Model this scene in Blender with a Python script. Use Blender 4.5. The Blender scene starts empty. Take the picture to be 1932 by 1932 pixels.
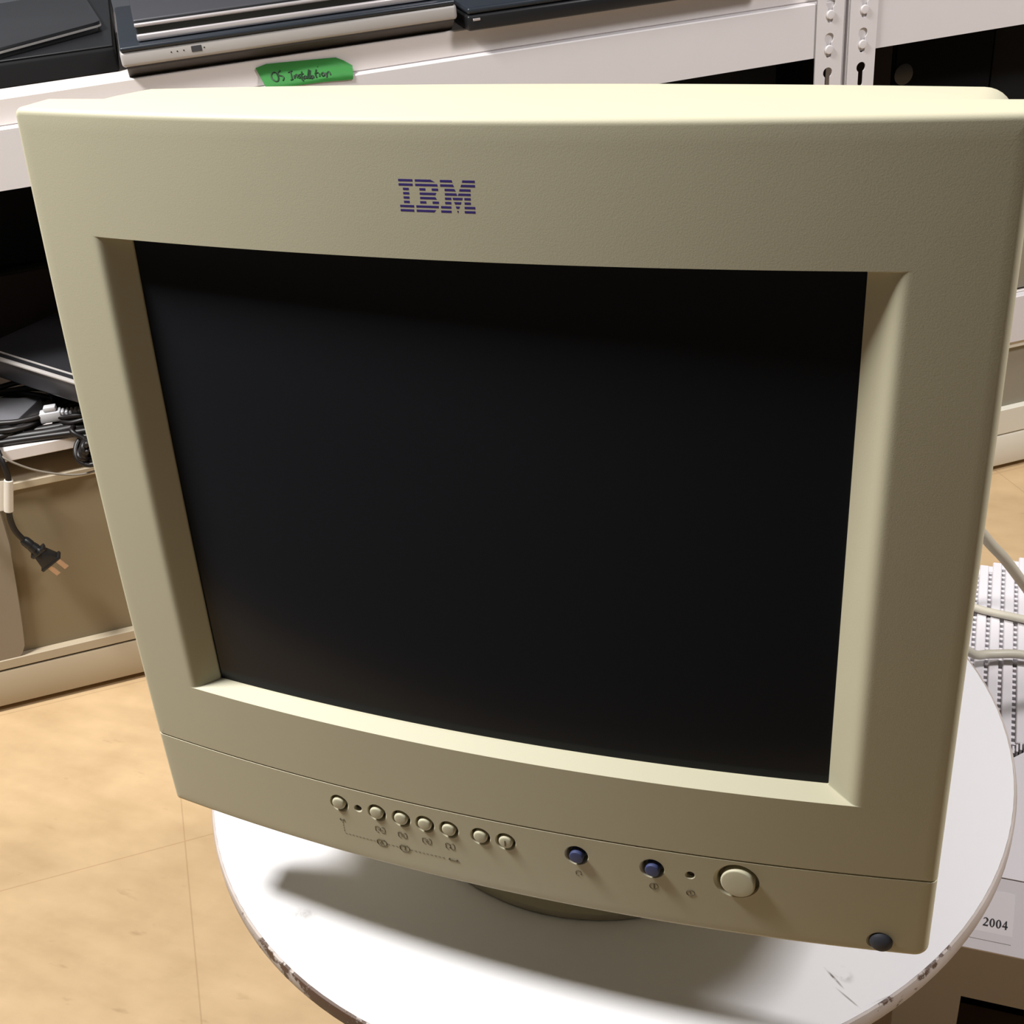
import bpy, bmesh, math, random
from mathutils import Vector, Matrix
random.seed(7)
C = bpy.context.scene.collection
PI = math.pi
F = 0.6555                      # height of the monitor's reference point above the floor
YAW = 0.62327                   # direction of the back wall and its racks
EY = Vector((math.cos(YAW), math.sin(YAW), 0)); NY = Vector((-math.sin(YAW), math.cos(YAW), 0))
TILT = -0.0795
TT = -0.25                      # table top height in the reference frame

# ---------------------------------------------------------------- materials
def srgb(r, g, b):
    f = lambda c: (c/255/12.92) if c/255 <= 0.04045 else ((c/255+0.055)/1.055)**2.4
    return (f(r), f(g), f(b), 1)
def mat(name, col, rough=0.5, metal=0.0, spec=0.5, var=0.04, vscale=30, bump=0.0, bscale=400, bdist=0.0004, col2=None, trans=0):
    m = bpy.data.materials.new(name); m.use_nodes = True
    nt = m.node_tree; b = nt.nodes['Principled BSDF']
    b.inputs['Roughness'].default_value = rough; b.inputs['Metallic'].default_value = metal
    b.inputs['Specular IOR Level'].default_value = spec
    tc = nt.nodes.new('ShaderNodeTexCoord'); n = nt.nodes.new('ShaderNodeTexNoise')
    n.inputs['Scale'].default_value = vscale; n.inputs['Detail'].default_value = 4
    nt.links.new(tc.outputs['Object'], n.inputs['Vector'])
    mx = nt.nodes.new('ShaderNodeMix'); mx.data_type = 'RGBA'
    a = tuple(c*(1-var) for c in col[:3])+(1,); z = tuple(min(1, c*(1+var)) for c in col[:3])+(1,)
    if col2: z = col2; a = col
    mx.inputs['A'].default_value = a; mx.inputs['B'].default_value = z
    nt.links.new(n.outputs['Fac'], mx.inputs['Factor']); nt.links.new(mx.outputs['Result'], b.inputs['Base Color'])
    if bump:
        n2 = nt.nodes.new('ShaderNodeTexNoise'); n2.inputs['Scale'].default_value = bscale; n2.inputs['Detail'].default_value = 2
        nt.links.new(tc.outputs['Object'], n2.inputs['Vector'])
        bp = nt.nodes.new('ShaderNodeBump'); bp.inputs['Strength'].default_value = bump; bp.inputs['Distance'].default_value = bdist
        nt.links.new(n2.outputs['Fac'], bp.inputs['Height']); nt.links.new(bp.outputs['Normal'], b.inputs['Normal'])
    return m
M = {}
M['beige'] = mat('beige_plastic', srgb(199, 194, 168), 0.54, spec=0.38, var=0.02, bump=0.14, bscale=1500, bdist=0.0002)
M['engraving_shade'] = mat('beige_engraving_shade', srgb(92, 86, 66), 0.7, var=0.02)  # dark tone stands in for the shade inside engraved lines
M['base_plastic'] = mat('grey_beige_plastic', srgb(170, 160, 132), 0.55, var=0.02)
M['blue'] = mat('blue_knob_plastic', srgb(60, 68, 108), 0.6, var=0.03)
M['logo'] = mat('logo_ink', srgb(62, 48, 128), 0.5, var=0.02)
M['rubber'] = mat('dark_rubber', srgb(44, 46, 54), 0.7, var=0.06, vscale=200)
M['lens'] = mat('indicator_lens', srgb(22, 20, 14), 0.3, var=0.02)
M['rack'] = mat('white_powder_coat', srgb(210, 206, 207), 0.5, var=0.015, bump=0.15, bscale=500)
M['board'] = mat('white_shelf_board', srgb(218, 210, 206), 0.55, var=0.02)
M['black'] = mat('black_plastic', srgb(20, 21, 24), 0.38, var=0.1, spec=0.5)
M['black_matte'] = mat('black_matte_case', srgb(16, 16, 17), 0.75, spec=0.2, var=0.2, vscale=12)
M['underside'] = mat('dark_taupe_plastic', srgb(62, 55, 50), 0.6, var=0.05)
M['brown_black'] = mat('brown_black_case', srgb(34, 26, 24), 0.7, spec=0.2, var=0.15)
M['navy_plate'] = mat('dark_navy_deck', srgb(34, 40, 48), 0.35, var=0.05)
M['lid_grey'] = mat('grey_laptop_lid', srgb(70, 70, 75), 0.4, metal=0.3, var=0.05)
M['lid_dark'] = mat('charcoal_laptop_lid', srgb(44, 44, 47), 0.28, metal=0.2, var=0.12, vscale=8)
M['silver'] = mat('silver_trim', srgb(205, 198, 200), 0.32, metal=0.55, var=0.03)
M['silver_face'] = mat('silver_plastic', srgb(174, 170, 167), 0.45, metal=0.15, var=0.03)
M['brass'] = mat('plug_blade_brass', srgb(206, 176, 150), 0.35, metal=0.4, var=0.05)
M['cord_black'] = mat('black_cord_rubber', srgb(22, 18, 18), 0.45, var=0.1)
M['cord_grey'] = mat('grey_wire', srgb(120, 112, 100), 0.5, var=0.05)
M['cable_beige'] = mat('beige_cable', srgb(188, 182, 166), 0.45, var=0.03)
M['tag'] = mat('white_paper_tag', srgb(215, 208, 196), 0.7, var=0.03)
M['conn'] = mat('light_grey_connector', srgb(200, 200, 204), 0.4, var=0.05)
M['drive'] = mat('grey_metal_drive', srgb(140, 140, 146), 0.4, metal=0.5, var=0.04)
M['tape'] = mat('green_masking_tape', srgb(38, 116, 44), 0.6, var=0.06, vscale=60, bump=0.3, bscale=120)
M['ink'] = mat('marker_ink', srgb(6, 40, 12), 0.6, var=0.05)
M['label_ink'] = mat('label_print', srgb(50, 48, 52), 0.7, var=0.05)
M['label'] = mat('white_paper_label', srgb(224, 220, 223), 0.6, var=0.01)
M['case_white'] = mat('white_case_plastic', srgb(214, 210, 213), 0.45, var=0.015)
M['case_under'] = mat('grey_taupe_case', srgb(160, 152, 142), 0.6, var=0.05)
M['void'] = mat('dark_interior', srgb(10, 10, 12), 0.8, var=0.1, spec=0.1)
M['cab'] = mat('beige_cabinet_shaded', srgb(174, 160, 136), 0.5, var=0.03, vscale=6)  # left cabinet beige, darkened to hold the shade of the shelf above
M['cab_panel'] = mat('shaded_taupe_panel', srgb(128, 114, 88), 0.6, var=0.04, vscale=5)  # left panel, same shelf shade put into a warmer, darker tone
M['cab_grey'] = mat('grey_cabinet_panel', srgb(140, 134, 118), 0.6, var=0.04, vscale=5)
M['cab_plate'] = mat('warm_grey_plate', srgb(136, 124, 106), 0.6, var=0.03)
M['cab_lit'] = mat('beige_cabinet_lit', srgb(215, 210, 196), 0.5, var=0.02)  # right cabinet, same beige lightened for the stronger light there
M['desk'] = mat('charcoal_blocker_desk', srgb(48, 49, 52), 0.6, var=0.05)
M['wall'] = mat('painted_wall', srgb(84, 87, 92), 0.8, var=0.02, vscale=3)
M['ceiling'] = mat('ceiling_tiles', srgb(120, 124, 130), 0.9, var=0.03, vscale=8)
M['steel'] = mat('pedestal_steel', srgb(150, 150, 152), 0.35, metal=0.8, var=0.03)
M['fixture'] = mat('fixture_white', srgb(220, 220, 218), 0.6, var=0.01)

# screen glass: dark tinted tube face with a soft coated reflection
m = bpy.data.materials.new('screen_glass'); m.use_nodes = True; nt = m.node_tree; b = nt.nodes['Principled BSDF']
b.inputs['Base Color'].default_value = (0.016, 0.0175, 0.0215, 1); b.inputs['Roughness'].default_value = 0.16
b.inputs['IOR'].default_value = 1.45; b.inputs['Specular IOR Level'].default_value = 0.16
tc = nt.nodes.new('ShaderNodeTexCoord'); n = nt.nodes.new('ShaderNodeTexNoise'); n.inputs['Scale'].default_value = 5; n.inputs['Detail'].default_value = 5
r = nt.nodes.new('ShaderNodeMapRange'); r.inputs['To Min'].default_value = 0.13; r.inputs['To Max'].default_value = 0.16
nt.links.new(tc.outputs['Object'], n.inputs['Vector']); nt.links.new(n.outputs['Fac'], r.inputs['Value']); nt.links.new(r.outputs['Result'], b.inputs['Roughness'])
M['glass'] = m

# floor: mottled vinyl tiles laid square to the back wall
m = bpy.data.materials.new('vinyl_floor_tiles'); m.use_nodes = True; nt = m.node_tree; b = nt.nodes['Principled BSDF']; N = nt.nodes.new; L = nt.links.new
tc = N('ShaderNodeTexCoord'); mp = N('ShaderNodeMapping'); mp.inputs['Rotation'].default_value = (0, 0, -YAW); L(tc.outputs['Object'], mp.inputs['Vector'])
sx = N('ShaderNodeSeparateXYZ'); L(mp.outputs['Vector'], sx.inputs['Vector'])
def math_node(op, a, bb=None):
    q = N('ShaderNodeMath'); q.operation = op
    for i, v in enumerate((a, bb)):
        if v is None: continue
        if isinstance(v, (int, float)): q.inputs[i].default_value = v
        else: L(v, q.inputs[i])
    return q.outputs[0]
def seam(coord, off):
    t = math_node('SUBTRACT', coord, off); t = math_node('DIVIDE', t, 0.305); t = math_node('FRACT', math_node('ADD', t, 100.5))
    t = math_node('ABSOLUTE', math_node('SUBTRACT', t, 0.5)); return math_node('LESS_THAN', t, 0.0024)
sm = math_node('MAXIMUM', seam(sx.outputs['X'], -0.2505), seam(sx.outputs['Y'], 0.5815))
n1 = N('ShaderNodeTexNoise'); n1.inputs['Scale'].default_value = 9; n1.inputs['Detail'].default_value = 6; n1.inputs['Roughness'].default_value = 0.6; L(mp.outputs['Vector'], n1.inputs['Vector'])
mp2 = N('ShaderNodeMapping'); mp2.inputs['Scale'].default_value = (14, 45, 1); mp2.inputs['Rotation'].default_value = (0, 0, 0.5); L(tc.outputs['Object'], mp2.inputs['Vector'])
n2 = N('ShaderNodeTexNoise'); n2.inputs['Scale'].default_value = 1; n2.inputs['Detail'].default_value = 5; L(mp2.outputs['Vector'], n2.inputs['Vector'])
cr = N('ShaderNodeValToRGB'); cr.color_ramp.elements[0].position = 0.3; cr.color_ramp.elements[0].color = srgb(178, 150, 112)
cr.color_ramp.elements[1].position = 0.72; cr.color_ramp.elements[1].color = srgb(206, 177, 137)
ad = math_node('ADD', math_node('MULTIPLY', n1.outputs['Fac'], 0.6), math_node('MULTIPLY', n2.outputs['Fac'], 0.4)); L(ad, cr.inputs['Fac'])
# small scuffs
n3 = N('ShaderNodeTexNoise'); n3.inputs['Scale'].default_value = 26; n3.inputs['Detail'].default_value = 3; L(mp2.outputs['Vector'], n3.inputs['Vector'])
n3.inputs['Scale'].default_value = 1.6
sc = N('ShaderNodeMapRange'); sc.inputs['From Min'].default_value = 0.66; sc.inputs['From Max'].default_value = 0.76; sc.inputs['To Max'].default_value = 0.35; L(n3.outputs['Fac'], sc.inputs['Value'])
mxa = N('ShaderNodeMix'); mxa.data_type = 'RGBA'; mxa.inputs['B'].default_value = srgb(140, 108, 76); L(sc.outputs['Result'], mxa.inputs['Factor']); L(cr.outputs['Color'], mxa.inputs['A'])
mxb = N('ShaderNodeMix'); mxb.data_type = 'RGBA'; mxb.inputs['B'].default_value = srgb(150, 118, 84); L(math_node('MULTIPLY', sm, 0.4), mxb.inputs['Factor']); L(mxa.outputs['Result'], mxb.inputs['A'])
L(mxb.outputs['Result'], b.inputs['Base Color']); b.inputs['Roughness'].default_value = 0.45
bp = N('ShaderNodeBump'); bp.inputs['Strength'].default_value = 0.15; bp.inputs['Distance'].default_value = 0.001; L(n2.outputs['Fac'], bp.inputs['Height']); L(bp.outputs['Normal'], b.inputs['Normal'])
M['floor'] = m

# table laminate: white with a few real smudges and scratches; edge: worn banding with brown chips
def spot_mat(name, base, spots, rough):
    m = bpy.data.materials.new(name); m.use_nodes = True; nt = m.node_tree; b = nt.nodes['Principled BSDF']; N = nt.nodes.new; L = nt.links.new
    b.inputs['Roughness'].default_value = rough
    tc = N('ShaderNodeTexCoord'); cur = None
    n = N('ShaderNodeTexNoise'); n.inputs['Scale'].default_value = 130; n.inputs['Detail'].default_value = 4; L(tc.outputs['Object'], n.inputs['Vector'])
    rgb = N('ShaderNodeRGB'); rgb.outputs[0].default_value = base; cur = rgb.outputs[0]
    for (x, y, ang, lx, ly, s, col, th) in spots:
        mp = N('ShaderNodeMapping'); mp.vector_type = 'TEXTURE'; mp.inputs['Location'].default_value = (x, y, 0); mp.inputs['Rotation'].default_value = (0, 0, ang); mp.inputs['Scale'].default_value = (lx, ly, 1000)
        L(tc.outputs['Object'], mp.inputs['Vector'])
        ln = N('ShaderNodeVectorMath'); ln.operation = 'LENGTH'; L(mp.outputs['Vector'], ln.inputs[0])
        mr = N('ShaderNodeMapRange'); mr.inputs['From Min'].default_value = 1; mr.inputs['From Max'].default_value = 0.3; L(ln.outputs['Value'], mr.inputs['Value'])
        nz = N('ShaderNodeMapRange'); nz.inputs['From Min'].default_value = th; nz.inputs['From Max'].default_value = th+0.14; L(n.outputs['Fac'], nz.inputs['Value'])
        mu = N('ShaderNodeMath'); mu.operation = 'MULTIPLY'; L(mr.outputs['Result'], mu.inputs[0]); L(nz.outputs['Result'], mu.inputs[1])
        m2 = N('ShaderNodeMath'); m2.operation = 'MULTIPLY'; L(mu.outputs[0], m2.inputs[0]); m2.inputs[1].default_value = s
        mx = N('ShaderNodeMix'); mx.data_type = 'RGBA'; mx.inputs['B'].default_value = col; L(cur, mx.inputs['A']); L(m2.outputs[0], mx.inputs['Factor']); cur = mx.outputs['Result']
    L(cur, b.inputs['Base Color'])
    return m

# ---------------------------------------------------------------- mesh helpers
def build(name, bm, m, parent=None, angle=35, loc=None, rot=None, smooth=True):
    bmesh.ops.recalc_face_normals(bm, faces=bm.faces)
    me = bpy.data.meshes.new(name); bm.to_mesh(me); bm.free()
    if smooth:
        for p in me.polygons: p.use_smooth = True
        me.set_sharp_from_angle(angle=math.radians(angle))
    me.materials.append(m)
    o = bpy.data.objects.new(name, me); C.objects.link(o)
    if parent: o.parent = parent
    if loc is not None: o.location = loc
    if rot is not None: o.rotation_euler = rot
    return o
def tag(o, label=None, cat=None, group=None, kind=None):
    if label: o['label'] = label
    if cat: o['category'] = cat
    if group: o['group'] = group
    if kind: o['kind'] = kind
    return o
def thing(name, label, cat, loc=(0, 0, 0), rotz=0, group=None):
    o = bpy.data.objects.new(name, None); C.objects.link(o); o.location = loc; o.rotation_euler = (0, 0, rotz); o.empty_display_size = 0.05
    return tag(o, label, cat, group)
def box(bm, x0, x1, y0, y1, z0, z1, bev=0.0, seg=2):
    t = bmesh.new(); bmesh.ops.create_cube(t, size=1)
    for v in t.verts: v.co = Vector((x0+(v.co.x+.5)*(x1-x0), y0+(v.co.y+.5)*(y1-y0), z0+(v.co.z+.5)*(z1-z0)))
    if bev: bmesh.ops.bevel(t, geom=t.edges[:], offset=bev, segments=seg, profile=0.5, affect='EDGES')
    merge(bm, t)
def merge(bm, t, mtx=None):
    if mtx is not None: bmesh.ops.transform(t, matrix=mtx, verts=t.verts)
    me = bpy.data.meshes.new('tmp'); t.to_mesh(me); t.free(); bm.from_mesh(me); bpy.data.meshes.remove(me)
def catmull(pts, n=8):
    pts = [Vector(p) for p in pts]
    if len(pts) < 3: return pts
    P = [2*pts[0]-pts[1]]+pts+[2*pts[-1]-pts[-2]]; out = []
    for i in range(1, len(P)-2):
        for k in range(n):
            t = k/n
            out.append(0.5*((2*P[i])+(-P[i-1]+P[i+1])*t+(2*P[i-1]-5*P[i]+4*P[i+1]-P[i+2])*t*t+(-P[i-1]+3*P[i]-3*P[i+1]+P[i+2])*t**3))
    out.append(pts[-1]); return out
def tube(bm, pts, r, seg=12, smooth=8, closed=False):
    pts = catmull(pts, smooth) if smooth else [Vector(p) for p in pts]
    rings = []; up = Vector((0, 0, 1)); d0 = (pts[1]-pts[0]).normalized()
    if abs(d0.dot(up)) > .95: up = Vector((1, 0, 0))
    nrm = (up-d0*up.dot(d0)).normalized()
    for i, p in enumerate(pts):
        d = (pts[min(i+1, len(pts)-1)]-pts[max(i-1, 0)])
        if d.length < 1e-9: d = d0
        d.normalize(); nrm = (nrm-d*nrm.dot(d)).normalized(); bn = d.cross(nrm)
        rr = r(i/(len(pts)-1)) if callable(r) else r
        rings.append([bm.verts.new(p+nrm*rr*math.cos(2*PI*k/seg)+bn*rr*math.sin(2*PI*k/seg)) for k in range(seg)])
    for a, b2 in zip(rings, rings[1:]):
        for k in range(seg): bm.faces.new((a[k], a[(k+1) % seg], b2[(k+1) % seg], b2[k]))
    bm.faces.new(rings[0][::-1]); bm.faces.new(rings[-1])
def lathe(bm, prof, seg=32, mtx=None):
    # profile of (radius, height) spun about local Z
    t = bmesh.new(); rings = []
    for r, z in prof:
        if r < 1e-7: rings.append([t.verts.new((0, 0, z))])
        else: rings.append([t.verts.new((r*math.cos(2*PI*k/seg), r*math.sin(2*PI*k/seg), z)) for k in range(seg)])
    for a, b2 in zip(rings, rings[1:]):
        for k in range(seg):
            if len(a) == 1 and len(b2) == 1: continue
            if len(a) == 1: t.faces.new((a[0], b2[k], b2[(k+1) % seg]))
            elif len(b2) == 1: t.faces.new((a[k], a[(k+1) % seg], b2[0]))
            else: t.faces.new((a[k], a[(k+1) % seg], b2[(k+1) % seg], b2[k]))
    if len(rings[0]) > 1: t.faces.new(rings[0][::-1])
    if len(rings[-1]) > 1: t.faces.new(rings[-1])
    merge(bm, t, mtx)
def prism(bm, poly, w0, w1, f):
    # polygon (u, v) swept from w0 to w1; f(u, v, w) gives the point
    a = [bm.verts.new(f(u, v, w0)) for u, v in poly]; b2 = [bm.verts.new(f(u, v, w1)) for u, v in poly]
    n = len(poly)
    for i in range(n): bm.faces.new((a[i], a[(i+1) % n], b2[(i+1) % n], b2[i]))
    bm.faces.new(a[::-1]); bm.faces.new(b2)
def rpt(a, n, z): return EY*a+NY*n+Vector((0, 0, z+F))       # rack coordinates (along, depth, height) -> world
def W(x, y, z): return Vector((x, y, z+F))

# ---------------------------------------------------------------- setting
def struct(name, bm, m, **k): return tag(build(name, bm, m, smooth=False, **k), kind='structure')
bm = bmesh.new(); box(bm, -2.6, 3.4, -2.6, 3.2, -0.1, 0); struct('floor', bm, M['floor'])
H = 2.25
bm = bmesh.new(); box(bm, -2.6, 3.4, -2.6, 3.2, H, H+0.1); struct('ceiling', bm, M['ceiling'])
bm = bmesh.new(); box(bm, -2.0, 2.9, 1.43, 1.53, 0, H); struct('wall_back', bm, M['wall'], rot=(0, 0, YAW))
bm = bmesh.new(); box(bm, -2.6, 3.4, -2.7, -2.6, 0, H); struct('wall_front', bm, M['wall'])
bm = bmesh.new(); box(bm, -2.7, -2.6, -2.6, 3.2, 0, H); struct('wall_left', bm, M['wall'])
bm = bmesh.new(); box(bm, 3.4, 3.5, -2.6, 3.2, 0, H); struct('wall_right', bm, M['wall'])

# ---------------------------------------------------------------- the CRT monitor
SAG, SV, ZT, HH = 0.0169, 0.0040, 0.2128, 0.3883
ZC = ZT-HH/2
def surf(x, z):
    x = max(-.21, min(.21, x))
    return -SAG*(1-(x/.21)**2)-SV*(1-min(1, ((z-ZC)/(HH/2))**2))
MB = Vector((0, 0.15, TT+F))    # where the stand rests on the table
mon = thing('crt_monitor', 'large beige CRT computer monitor with a dark blank screen on the white round table', 'monitor', MB)
MLOC = Vector((0, -0.15, -TT)); MROT = (TILT, 0, 0)
def mpart(name, bm, m, parent=mon, **k):
    if parent is mon: return build(name, bm, m, mon, loc=MLOC, rot=MROT, **k)
    return build(name, bm, m, parent, **k)
def loop(x0, x1, z0, z1, rb=(.001,)*4, n=40, k=8):
    # bottom-left corner first, anticlockwise seen from the front; rb = radii bl, br, tr, tl
    P = []
    cs = [(x0, z0, rb[0], PI, (1, 1)), (x1, z0, rb[1], 1.5*PI, (-1, 1)), (x1, z1, rb[2], 0, (-1, -1)), (x0, z1, rb[3], .5*PI, (1, -1))]
    arcs = []
    for cx, cz, r, a0, (sx_, sz_) in cs:
        ox, oz = cx+sx_*r, cz+sz_*r
        arcs.append([(ox+r*math.cos(a0+.5*PI*i/k), oz+r*math.sin(a0+.5*PI*i/k)) for i in range(k+1)])
    for i in range(4):
        P += arcs[i]; a, b2 = arcs[i][-1], arcs[(i+1) % 4][0]
        P += [(a[0]+(b2[0]-a[0])*j/n, a[1]+(b2[1]-a[1])*j/n) for j in range(1, n)]
    return P
def add_ring(bm, P, yf): return [bm.verts.new((x, yf(x, z), z)) for x, z in P]
def bridge(bm, a, b2):
    n = len(a)
    for i in range(n): bm.faces.new((a[i], a[(i+1) % n], b2[(i+1) % n], b2[i]))
def shell_rings(bm, x0, x1, z0, z1, rad, ib=1.0, it=1.0, r=0.003, yb=0.021):
    """outer sides and rounded front edge; returns the last ring and its outline"""
    R = []
    L0 = loop(x0, x1, z0, z1, rad); R.append(add_ring(bm, L0, lambda x, z: yb))
    last = None
    for s in range(7):
        th = s/6*PI/2; i = r*(1-math.cos(th)); Lk = loop(x0+i, x1-i, z0+i*ib, z1-i*it, tuple(max(q-i, .0004) for q in rad))
        R.append(add_ring(bm, Lk, lambda x, z: surf(x, z)+r*(1-math.sin(th)))); last = Lk
    for a, b2 in zip(R, R[1:]): bridge(bm, a, b2)
    return R, last
XO = -0.0010
ZTR = 0.2165
# front bezel with the recessed screen opening
bm = bmesh.new()
R, outl = shell_rings(bm, -.21, .21, -.12450, ZTR, (.0005, .0005, .004, .004), ib=0.09)
opn = loop(XO-.1757, XO+.1757, -.0832, .1623, (.0008,)*4)
prev = R[-1]
for s in range(1, 11):
    t = (s/8 if s < 8 else (.96, .985, 1)[s-8]); Pk = [(a[0]+(b2[0]-a[0])*t, a[1]+(b2[1]-a[1])*t) for a, b2 in zip(outl, opn)]
    rg = add_ring(bm, Pk, surf); bridge(bm, prev, rg); prev = rg
DEP = 0.0088
NR = 18
def prof(t):
    n = 60; f = lambda q: (lambda s: s*s*(3-2*s))(min(1, q/.48)); a = sum(f((i+.5)/n*t) for i in range(n))*t/n; return a/.76
for s in range(1, NR+1):
    t = s/NR; d = prof(t)
    Pk = loop(XO-.1757+t*.0161, XO+.1757-t*.0161, -.0832+d*.0038, .1623-d*.0025, (.0006,)*4)
    rg = add_ring(bm, Pk, lambda x, z: surf(x, z)+DEP*d); bridge(bm, prev, rg); prev = rg
rg = add_ring(bm, loop(XO-.1594, XO+.1594, -.0788, .1598, (.0006,)*4), lambda x, z: surf(x, z)+DEP+.006); bridge(bm, prev, rg)
# rim turned in behind
bk = add_ring(bm, loop(-.19, .19, -.12, .2, (.004,)*4), lambda x, z: .021); bridge(bm, bk, R[0])
mpart('front_bezel', bm, M['beige'], angle=32)
# screen glass
bm = bmesh.new(); nx, nz = 60, 44; g = []
for j in range(nz+1):
    z = -.0820+j/nz*(.163+.0820); row = []
    for i in range(nx+1):
        x = XO-.1635+i/nx*.327; row.append(bm.verts.new((x, surf(x, z)+DEP+.0009, z)))
    g.append(row)
for j in range(nz):
    for i in range(nx): bm.faces.new((g[j][i], g[j][i+1], g[j+1][i+1], g[j+1][i]))
mpart('screen', bm, M['glass'])
# control panel below the seam
bm = bmesh.new()
R, outl = shell_rings(bm, -.21, .21, -.175, -.1251, (.003, .0065, .0005, .0005), it=0.09)
prev = R[-1]; zc_ = (outl[0][1]+(-.1253))/2
zb0 = min(p[1] for p in outl); zt0 = max(p[1] for p in outl); hz = (zt0-zb0)/2; zc_ = (zb0+zt0)/2
xs0 = min(p[0] for p in outl); xs1 = max(p[0] for p in outl)
rect = loop(xs0, xs1, zb0, zt0, (.0004,)*4)
for s in range(1, 7):
    t = s/6; Pk = []
    for (x, z), (rx, rz) in zip(outl, rect):
        px = rx if t > .3 else x+(rx-x)*t/.3; pz = rz if t > .3 else z+(rz-z)*t/.3
        q = hz*t; px = max(xs0+q, min(xs1-q, px)); pz = zc_+(pz-zc_)*(1-t)
        Pk.append((px, pz))
    rg = add_ring(bm, Pk, surf); bridge(bm, prev, rg); prev = rg
bm.faces.new(R[0])
bmesh.ops.remove_doubles(bm, verts=bm.verts, dist=1e-6)
bmesh.ops.dissolve_degenerate(bm, edges=bm.edges, dist=1e-7)
panel = mpart('control_panel', bm, M['beige'])
def cut(o, holes):
    c = bmesh.new()
    for x, z, r, dep in holes:
        y = surf(x, z)
        lathe(c, [(r+.0026, -.002), (r+.0006, -.0), (r+.0002, .0004), (r, .001), (r, dep)], 36, Matrix.Translation((x, y, z)) @ Matrix.Rotation(-PI/2, 4, 'X'))
    bmesh.ops.recalc_face_normals(c, faces=c.faces)
    me = bpy.data.meshes.new('cutter'); c.to_mesh(me); c.free()
    co = bpy.data.objects.new('cutter', me); C.objects.link(co); co.parent = mon; co.location = MLOC; co.rotation_euler = MROT
    md = o.modifiers.new('b', 'BOOLEAN'); md.object = co; md.operation = 'DIFFERENCE'; md.solver = 'EXACT'
    bpy.context.view_layer.update()
    dg = bpy.context.evaluated_depsgraph_get(); me2 = bpy.data.meshes.new_from_object(o.evaluated_get(dg))
    o.modifiers.clear(); o.data = me2; me2.name = 'control_panel'
    bpy.data.objects.remove(co)
    for p in me2.polygons: p.use_smooth = True
    me2.set_sharp_from_angle(angle=math.radians(30))
ZB = -.1377
BX = [-.0908, -.0680, -.0537, -.0400, -.0264, -.0089, .0048]
holes = [(x, ZB, .0051, .006) for x in BX]+[(-.0792, ZB-.0002, .0019, .005), (.0984, -.1385, .0019, .005)]
holes += [(.0421, -.1378, .0056, .006), (.0801, -.1381, .0056, .006), (.1211, -.1384, .0101, .006), (.1884, -.1668, .0052, .004)]
# the mesh cylinder in the cutter points from front (-) to back (+) along local Y
cut(panel, holes)
def knob(name, x, z, r, m, front, rnd, label=None, src=None):
    y = surf(x, z)
    if src is None:
        b_ = bmesh.new()
        pr = [(r*.94, -.005), (r, front-rnd)]+[(r-rnd*(1-math.cos(t*PI/10)), front-rnd+rnd*math.sin(t*PI/10)) for t in range(1, 6)]
        pr += [(r*.5, front+.00012), (0, front+.00016)]
        pr = [(pr[0][0], -.005)]+pr[1:]
        lathe(b_, pr, 32, Matrix.Rotation(PI/2, 4, 'X'))
        o = build(name, b_, m, panel, loc=(x, y, z))
    else:
        o = src.copy(); C.objects.link(o); o.parent = panel; o.location = (x, y, z)
    if label: o['label'] = label
    return o
k0 = knob('push_button', BX[0], ZB, .0037, M['beige'], .0009, .0011)
for x in BX[1:]: knob('push_button', x, ZB, .0038, None, 0, 0, src=k0)
kb = knob('push_button', .0421, -.1378, .0036, M['blue'], .0017, .0006, label='dark blue round button')
knob('push_button', .0801, -.1381, .0036, None, 0, 0, label='dark blue round button', src=kb)
knob('power_button', .1211, -.1384, .0083, M['beige'], .0016, .0009, label='large round beige power button')
for x, z in ((-.0792, ZB-.0002), (.0984, -.1385)):
    b_ = bmesh.new(); lathe(b_, [(.00185, -.004), (.00185, -.0026), (.001, -.0018), (0, -.0016)], 20, Matrix.Rotation(PI/2, 4, 'X'))
    build('indicator_lamp', b_, M['lens'], panel, loc=(x, surf(x, z), z))
b_ = bmesh.new(); lathe(b_, [(.0050, -.003), (.0055, .0), (.0054, .0008), (.0046, .0019), (.0030, .0027), (0, .0031)], 32, Matrix.Rotation(PI/2, 4, 'X'))
build('rubber_plug', b_, M['rubber'], panel, loc=(.1884, surf(.1884, -.1668)+.0002, -.1668))['label'] = 'dark rubber plug in the corner of the panel'
# symbols as raised thin lines on the panel, engraving shade put in as darker beige
def symbol(strokes, r=.00017, name='shaded_symbol'):
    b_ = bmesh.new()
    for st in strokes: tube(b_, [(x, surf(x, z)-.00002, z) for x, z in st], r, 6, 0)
    return build(name, b_, M['engraving_shade'], panel)
def rr(cx, cz, w, h, c=.0009):
    w, h = w/2, h/2
    return [(cx-w+c, cz-h), (cx+w-c, cz-h), (cx+w, cz-h+c), (cx+w, cz+h-c), (cx+w-c, cz+h), (cx-w+c, cz+h), (cx-w, cz+h-c), (cx-w, cz-h+c), (cx-w+c, cz-h)]
def circ(cx, cz, r, a0=0, a1=2*PI, n=20): return [(cx+r*math.cos(a0+(a1-a0)*i/n), cz+r*math.sin(a0+(a1-a0)*i/n)) for i in range(n+1)]
Z1, Z2 = -.1492, -.1586
def open_box(cx, cz, w, h): 
    w, h = w/2, h/2
    return [[(cx-w*.4, cz-h), (cx-w+.0006, cz-h), (cx-w, cz-h+.0006), (cx-w, cz+h-.0006), (cx-w+.0006, cz+h), (cx-w*.2, cz+h)], [(cx+w*.4, cz+h), (cx+w-.0006, cz+h), (cx+w, cz+h-.0006), (cx+w, cz-h+.0006), (cx+w-.0006, cz-h), (cx+w*.2, cz-h)]]
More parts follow.
